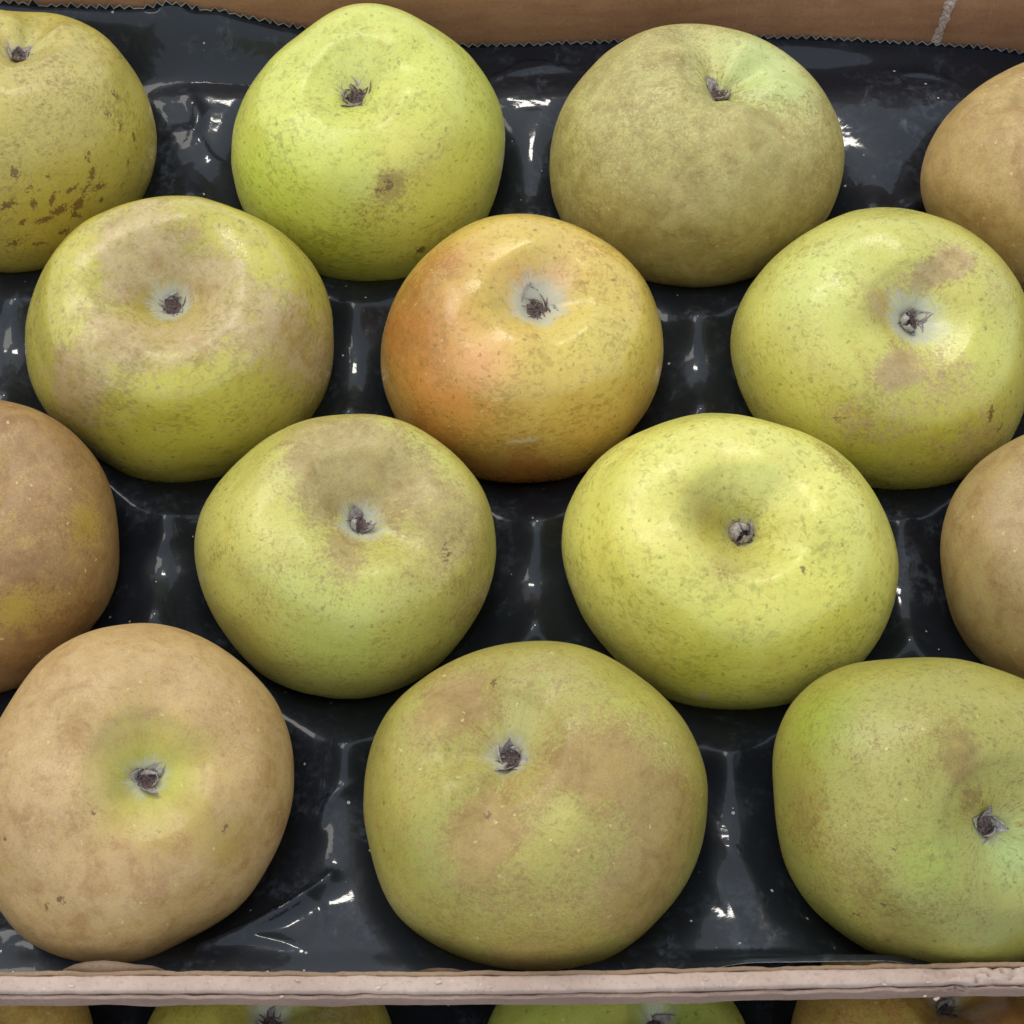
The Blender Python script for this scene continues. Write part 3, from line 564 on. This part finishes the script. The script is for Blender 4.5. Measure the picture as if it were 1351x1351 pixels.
# ------------------------------------------------------------------ trays
YF_RIM = float(on_plane(690, 1282, .006)[1])        # inner line of the front wall's top edge
Y_BACK = .1775                                       # inside face of the back wall
ks = np.array([(-200, 8), (0, 6), (60, 10), (120, 12), (200, 13), (290, 16), (330, 26), (400, 40), (500, 54), (620, 64), (700, 62), (800, 58), (900, 52), (1020, 52), (1100, 55), (1230, 61), (1300, 66), (1351, 73), (1560, 90)], float)
ke = np.array([on_wall(a, b, Y_BACK - .0015) for a, b in ks])
def rail_lift(x): return .0004 + .0028 * sstep(-.02, .16, x)
def edge_z(x): return np.interp(x, ke[:, 0], ke[:, 2])
def tray(centres, x0, x1, y0, y1, zoff, backedge, creases, nm, step=.001):
    nx = int((x1 - x0) / step) + 1; ny = int((y1 - y0) / step) + 1
    X, Y = np.meshgrid(np.linspace(x0, x1, nx), np.linspace(y0, y1, ny))
    cen = np.array(centres)[:, :2]
    D = np.sqrt((X[..., None] - cen[:, 0]) ** 2 + (Y[..., None] - cen[:, 1]) ** 2); D.sort(-1)
    d = D[..., 0]
    P3 = np.stack([X, Y, 0 * X], -1)
    u = np.clip((d - .022) / .031, 0, 1)
    z = -.037 + .0268 * (1 - (1 - u) ** 2.3)
    tri = np.exp(-((D[..., 2] - d) / .012) ** 2) * sstep(.044, .055, d)   # nubs where three pockets meet
    z = z + .0070 * tri
    z = z + .0013 * fbm(P3 * 62, 3) * sstep(.036, .048, d)
    # level margins front and back
    mb = sstep(max(c[1] for c in cen) + .022, max(c[1] for c in cen) + .046, Y) * sstep(.036, .048, d)
    z = z * (1 - mb) + (-.016 + .0010 * fbm(P3 * 60 + 9, 3)) * mb
    mf = sstep(min(c[1] for c in cen) - .016, min(c[1] for c in cen) - .042, Y) * sstep(.036, .048, d)
    z = z * (1 - mf) + (-.0062 + .0007 * fbm(P3 * 50 + 4, 3)) * mf
    # soft, vacuum-drawn shapes: round everything off
    sg = .0022 / step; kn = int(3 * sg); kr = np.exp(-.5 * (np.arange(-kn, kn + 1) / sg) ** 2); kr /= kr.sum()
    for ax_ in (0, 1):
        z = np.apply_along_axis(lambda q: np.convolve(np.pad(q, kn, mode='edge'), kr, 'valid'), ax_, z)
    if backedge:      # ramps shaped along the back fold to mirror the lamp as streaks
        wx = (1 - sstep(-.085, -.070, X)) * sstep(-.135, -.120, X) + sstep(-.010, 0, X) * (1 - sstep(.022, .034, X))
        ln_ = y1 - .026 + .0022 * fbm(P3 * [22, 4, 4] + 17, 2)
        z = z + .105 * np.clip(Y - ln_, 0, .0042) * wx
        z = z + .100 * np.clip(Y - ln_ - .010 + .0012 * fbm(P3 * [40, 4, 4] + 21, 2), 0, .0030) * wx
    rg_ = np.maximum(0, 1 - np.abs(fbm(P3 * 34 + 12, 2)) * 9) * sstep(.02, .25, fbm(P3 * 18 + 31, 2)) * sstep(.040, .047, d)
    z = z + .0006 * rg_
    # the back flange bends up the wall
    if backedge:
        e = edge_z(X) + .0005 * fbm(P3 * 40 + 2, 2)
        s = sstep(y1 - .020 + .004 * fbm(P3 * 25 + 7, 2), y1, Y) ** 1.3
        z = z * (1 - s) + e * s
        s = sstep(y0 + .010, y0, Y)
        z = z * (1 - s) + (-.0045 + .0090 * sstep(.035, .06, X) * (1 - sstep(.090, .115, X)) + .0016 * fbm(P3 * [30, 5, 5] + 3, 2)) * s
    for (p, q, h, w) in creases:
        a = on_plane(*p, -.012)[:2]; b = on_plane(*q, -.012)[:2]; ab = b - a; L2 = ab @ ab
        u = np.clip(((X - a[0]) * ab[0] + (Y - a[1]) * ab[1]) / L2, 0, 1)
        bow = .0025 * np.sin(u * np.pi)
        dx = X - (a[0] + u * ab[0] - ab[1] / math.sqrt(L2) * bow); dy = Y - (a[1] + u * ab[1] + ab[0] / math.sqrt(L2) * bow)
        dd = np.hypot(dx, dy)
        z = z + h * np.exp(-(dd / w) ** 1.5) * np.sin(np.clip(u, .08, .92) * np.pi) ** .6
    if backedge:
        Y = Y + rail_lift(X) * (1 - sstep(y0, y0 + .012, Y))
    V = np.stack([X, Y, z], -1).reshape(-1, 3)
    o = mesh_obj(nm, V - [0, 0, zoff - zoff], grid_faces(ny, nx), m_plastic)
    o.location = (0, 0, zoff)
    return o, X[0], z, Y
def serrated(parent, xs, ys, zs, dirn, pitch=.0029, tooth=.0015):
    """saw-cut rim of the tray: teeth and a pale painted glint along their cut"""
    V = []; F = []; M = []
    x = xs[0]; k = 0; n = int((xs[-1] - xs[0]) / (pitch / 2))
    rows = []
    jit = rng.normal(size=n + 1)
    for i in range(n + 1):
        x = xs[0] + (i + .16 * jit[i]) * pitch / 2
        wild = 1 + .4 * sstep(-.06, -.09, x)
        yb = np.interp(x, xs, ys); zb = np.interp(x, xs, zs)
        h = (tooth if i % 2 else 0.0) * (1 + .22 * wild * rng.normal()); cut = .00042
        rows.append([(x, yb, zb - .0004), (x, yb + dirn[1] * (h + .0002), zb + dirn[2] * (h + .0002)), (x, yb + dirn[1] * (h + cut + .0002) - .0001, zb + dirn[2] * (h + cut + .0002) + .0001),
                     (x, yb + dirn[1] * (h + cut), zb + dirn[2] * (h + cut) - .0004)])
    V = np.array(rows).reshape(-1, 3)
    F = grid_faces(n + 1, 4); M = [0, 1, 1] * n
    return mesh_obj('serrated_edge', V, F, [m_plastic, m_cut], parent, smooth=False, fm=M)

cs_main = [p[1] for p in PLACED]
col_w = .1
extra = []
for ix, dx in ((0, -.1), (3, .1), (4, -.1), (6, .1), (7, -.1), (10, .1), (11, -.1), (13, .1)): extra.append(cs_main[ix] + np.array([dx, 0, 0]))
X0, X1 = -.205, .205
Y0, Y1 = YF_RIM + .0012, Y_BACK - .0015
creases = [((436, 1160), (268, 1252), .0042, .0018), ((268, 1252), (400, 1262), .0012, .0015), ((940, 1105), (1010, 1210), .0008, .0040), ((925, 1150), (985, 1280), .0005, .0030),
           ((1240, 215), (1190, 280), .003, .002), ((1180, 95), (1270, 115), .0016, .0014), ((150, 45), (260, 66), .0022, .0022), ((215, 66), (300, 40), .0020, .0022), ((650, 104), (770, 92), .002, .002), ((660, 98), (730, 84), .0015, .0014), ((250, 130), (252, 190), .0016, .002), ((0, 1235), (60, 1262), .002, .002), ((420, 1090), (470, 1040), .0014, .0016)]
tr, gx, gz, gy = tray(cs_main + extra, X0, X1, Y0, Y1, 0.0, True, creases, 'fruit_tray', .0009)
tag(tr, 'black glossy plastic fruit tray with moulded pockets and saw-toothed edges', 'tray')
serrated(tr, gx, np.full(len(gx), Y1), gz[-1], (0, .12, 1.0))
serrated(tr, gx, gy[0], gz[0], (0, -.25, .8), pitch=.0024, tooth=.0009)

lowc = [p[1] for p in LOWP]
YN = float(np.mean([c[1] for c in lowc]))
tr2, gx2, gz2, gy2 = tray([c for c in lowc], X0, X1, YN - .07, YN + .07, ZL, False, [], 'fruit_tray', .0015)
tag(tr2, 'dark fruit tray under the row of apples beyond the front cardboard edge', 'tray')

# ------------------------------------------------------------------ boxes
def slab(name, x0, x1, y0, y1, zb, zt, mat, parent, rag=.0004, seed=0, bev=.0006, nx=1100, crush=False, under=False, front=False):
    """an upright sheet of board with a slightly crushed, rounded top edge"""
    xs = np.linspace(x0, x1, nx)
    if under: zb = zb + .0012 * fbm(np.stack([xs * 90, 0 * xs + seed + 3, 0 * xs], -1), 4)
    else: zb = np.full(nx, zb)
    sec = [(0, None), (0, zt - bev * 1.2), (.02, zt - bev * .35), (.12, zt), (.3, zt + .0001), (.5, zt + .0001), (.7, zt + .0001), (.88, zt), (.98, zt - bev * .35), (1, zt - bev * 1.2), (1, None)]
    V = []
    n1 = fbm(np.stack([xs * 120, 0 * xs + seed, 0 * xs], -1), 3); n2 = fbm(np.stack([xs * 600, 0 * xs + seed + 5, 0 * xs], -1), 2); n3 = fbm(np.stack([xs * 220, 0 * xs + seed + 9, 0 * xs], -1), 3)
    cr = sstep(.098, .108, xs) + sstep(-.125, -.131, xs) if crush else 0 * xs
    lift = rail_lift(xs) if front else 0 * xs
    for i, x in enumerate(xs):
        dz = rag * n1[i] + rag * .4 * n2[i]
        for j, (s, z) in enumerate(sec):
            if z is None: V.append((x, y0 + (y1 - y0) * s + lift[i], zb[i])); continue
            yy = y0 + (y1 - y0) * s + rag * .8 * n3[i]
            c = 0.0
            if cr[i] > 0:      # crumpled, split paper at the ends
                q = np.array([x * 130 + .8 * math.sin(s * 5 + x * 90), s * 1.1 + seed, 3.0])
                c = -cr[i] * .0034 * max(0.0, .55 - abs(float(fbm(q, 2))) * 2.4) + cr[i] * .0012 * float(fbm(q * 1.7 + 5, 2))
            yy += lift[i]
            V.append((x, yy, z + dz * (1 + .3 * math.sin(j * 2.1 + i * .05)) + c))
    return mesh_obj(name, np.array(V), grid_faces(nx, len(sec)), mat, parent)
ZG = -.142                                           # the shelf under the lower box
ZB = -.050                                           # underside of the upper box
box = empty('cardboard_box', (0, .02, ZB))
tag(box, 'brown cardboard fruit box holding the full black tray of apples', 'box')
def sub(o, z=ZB, y=.02):
    o.location = (0, -y, -z); return o
BX0, BX1 = -.212, .212
YO = YF_RIM - .0056                                   # outer face of the front rail
sub(slab('back_wall', BX0, BX1, Y_BACK, Y_BACK + .006, ZB, .023, m_card_in, box, seed=2))
sub(slab('inner_liner', BX0, BX1, YF_RIM, YF_RIM - .0013, -.008, .0054, m_card_liner, box, rag=.0006, seed=3, bev=.0004, front=True))
sub(slab('front_rail', BX0, BX1, YF_RIM - .0014, YO, -.002, .0062, m_card_edge, box, rag=.0004, seed=4, bev=.0010, crush=True, front=True))
sub(slab('outer_liner', BX0, BX1, YO - .0002, YO - .0013, .0002, .0046, m_card_shade, box, rag=.0005, seed=8, bev=.0004, crush=True, under=True, front=True))
for xa, xb in ((BX0 - .006, BX0 - .0002), (BX1 + .0002, BX1 + .006)):
    V = []
    for x in (xa, xb):
        V += [(x, YO, ZB), (x, Y_BACK + .006, ZB), (x, Y_BACK + .006, .02), (x, YO, .005)]
    sub(mesh_obj('side_wall', np.array(V), [(0, 1, 2, 3), (7, 6, 5, 4), (0, 4, 5, 1), (1, 5, 6, 2), (2, 6, 7, 3), (3, 7, 4, 0)], m_card_in, box, smooth=False))
V = [(x, y, z) for z in (-.0490, -.0450) for x, y in ((BX0, -.100), (BX1, -.100), (BX1, Y_BACK - .0005), (BX0, Y_BACK - .0005))]
sub(mesh_obj('floor_panel', np.array(V), [(3, 2, 1, 0), (4, 5, 6, 7), (0, 1, 5, 4), (1, 2, 6, 5), (2, 3, 7, 6), (3, 0, 4, 7)], m_card_in, box, smooth=False))
# torn paper strip on the back wall
def strip():
    pts = [(1230, 66), (1238, 46), (1245, 28), (1251, 12), (1257, -4), (1262, -22)]
    P = np.array([on_wall(a, b, Y_BACK) for a, b in pts]); n = 60; t = np.linspace(0, 1, n); tt = np.linspace(0, 1, len(P))
    cx = np.interp(t, tt, P[:, 0]); cz = np.interp(t, tt, P[:, 2]); V = []; m = 9
    for i in range(n):
        w = .0013 * (1 + .5 * fbm(np.array([t[i] * 14, 1.0, 2.0]), 2)) * (1 + .5 * t[i])
        for j in range(m):
            s = j / (m - 1) * 2 - 1
            h = (.0007 + .0009 * fbm(np.array([t[i] * 30, s * 3.0, 4.0]), 3)) * (1 - s ** 4) + (-.0003 if abs(s) == 1 else .0002)
            V.append((cx[i] + w * (s + .25 * fbm(np.array([t[i] * 40, s * 2, 8.0]), 2)), Y_BACK - max(h, -.0002), cz[i] + .3 * w * s))
    o = sub(mesh_obj('torn_strip', np.array(V), grid_faces(n, m), m_fibre, box, smooth=False)); return o
tag(strip(), 'ragged pale torn strip of paper')
def flap(px, z, bend):
    """a torn flap of the inner paper lying over the tray's edge"""
    P = np.array([on_plane(a, b, z) for a, b in px]); n = len(P); m = 5
    y0 = YF_RIM + .0004; V = []
    for h in (0, -.0005):
        for i in range(n):
            for j in range(m):
                q = j / (m - 1)
                V.append((P[i][0] + .0004 * math.sin(i * 2.3) * q, P[i][1] * q + y0 * (1 - q), z + h + bend * math.sin(q * 1.6) - .0012 * (1 - q)))
    f = grid_faces(n, m); k = n * m
    F = [list(a) for a in f] + [list(a[::-1] + k) for a in f]
    for i in range(n - 1): F.append([i * m + m - 1, (i + 1) * m + m - 1, (i + 1) * m + m - 1 + k, i * m + m - 1 + k])
    return sub(mesh_obj('torn_flap', np.array(V), F, m_card_liner, box))
flap([(84, 1281), (98, 1274), (116, 1271), (136, 1269), (158, 1271), (180, 1274), (200, 1276), (218, 1281)], .0040, .0010)
flap([(552, 1282), (564, 1279), (580, 1278), (596, 1279), (612, 1282)], .0040, .0006)
def flakes(parent, y0, y1, zt, n, mat, seed, locz, locy, xr):
    """crumbs and lifted flakes of torn paper along the crushed edge"""
    r = np.random.default_rng(seed); V = []; F = []
    for k in range(n):
        x = r.uniform(*xr); y = r.uniform(y1, y0); L = r.uniform(.0003, .0009); w = r.uniform(.0003, .0006); a = r.normal() * .5; tl = r.uniform(.1, .6)
        b = len(V); ca, sa = math.cos(a), math.sin(a)
        for (p, q, h) in ((-1, -1, 0), (0, -1.1, .3), (1, -.7, 1), (1.1, .6, 1.1), (0, 1, .35), (-1, .9, 0)):
            V.append((x + (p * L * ca - q * w * sa), y + (p * L * sa + q * w * ca) * .6, zt + .0001 + h * tl * w))
        for (p, q, h) in ((-1, -1, 0), (0, -1.1, .3), (1, -.7, 1), (1.1, .6, 1.1), (0, 1, .35), (-1, .9, 0)):
            V.append((x + (p * L * ca - q * w * sa), y + (p * L * sa + q * w * ca) * .6, zt - .0003 + h * tl * w))
        F.append([b + i for i in range(6)]); F.append([b + 11 - i for i in range(6)])
        for i in range(6): F.append([b + i, b + 6 + i, b + 6 + (i + 1) % 6, b + (i + 1) % 6])
    o = mesh_obj('paper_flakes', np.array(V), F, mat, parent, smooth=False); o.location = (0, -locy, -locz); o['kind'] = 'stuff'; return o
flakes(box, YO + .004, YO + .001, .0064, 9, m_fibre, 3, ZB, .02, (-.13, .13))
flakes(box, YO - .0002, YO - .0013, .0049, 4, m_card_edge, 9, ZB, .02, (-.14, .14))

box2 = empty('cardboard_box', (0, YN, ZG))
tag(box2, 'lower cardboard box that holds the half hidden row of apples under the front edge', 'box')
def board(name, x0, x1, y0, y1, z0, z1, mat, parent, org):
    V = np.array([(x, y, z) for z in (z0, z1) for x, y in ((x0, y0), (x1, y0), (x1, y1), (x0, y1))]) - np.array(org)
    return mesh_obj(name, V, [(3, 2, 1, 0), (4, 5, 6, 7), (0, 1, 5, 4), (1, 2, 6, 5), (2, 3, 7, 6), (3, 0, 4, 7)], mat, parent, smooth=False)
OG = (0, YN, ZG)
board('floor_panel', BX0, BX1, YN - .072, .25, ZG + .0005, ZG + .0045, m_card_in, box2, OG)
board('side_wall', BX0 - .006, BX0 - .0002, YN - .072, .25, ZG + .0005, ZB - .0002, m_card_in, box2, OG)
board('side_wall', BX1 + .0002, BX1 + .006, YN - .072, .25, ZG + .0005, ZB - .0002, m_card_in, box2, OG)
board('front_wall', BX0, BX1, YN - .0775, YN - .0722, ZG + .0005, -.085, m_card_in, box2, OG)

g = mesh_obj('ground', np.array([(-1.2, -1.0, ZG - .002), (1.2, -1.0, ZG - .002), (1.2, 1.2, ZG - .002), (-1.2, 1.2, ZG - .002)]), [(0, 1, 2, 3)], m_ground, smooth=False)
tag(g, kind='structure')
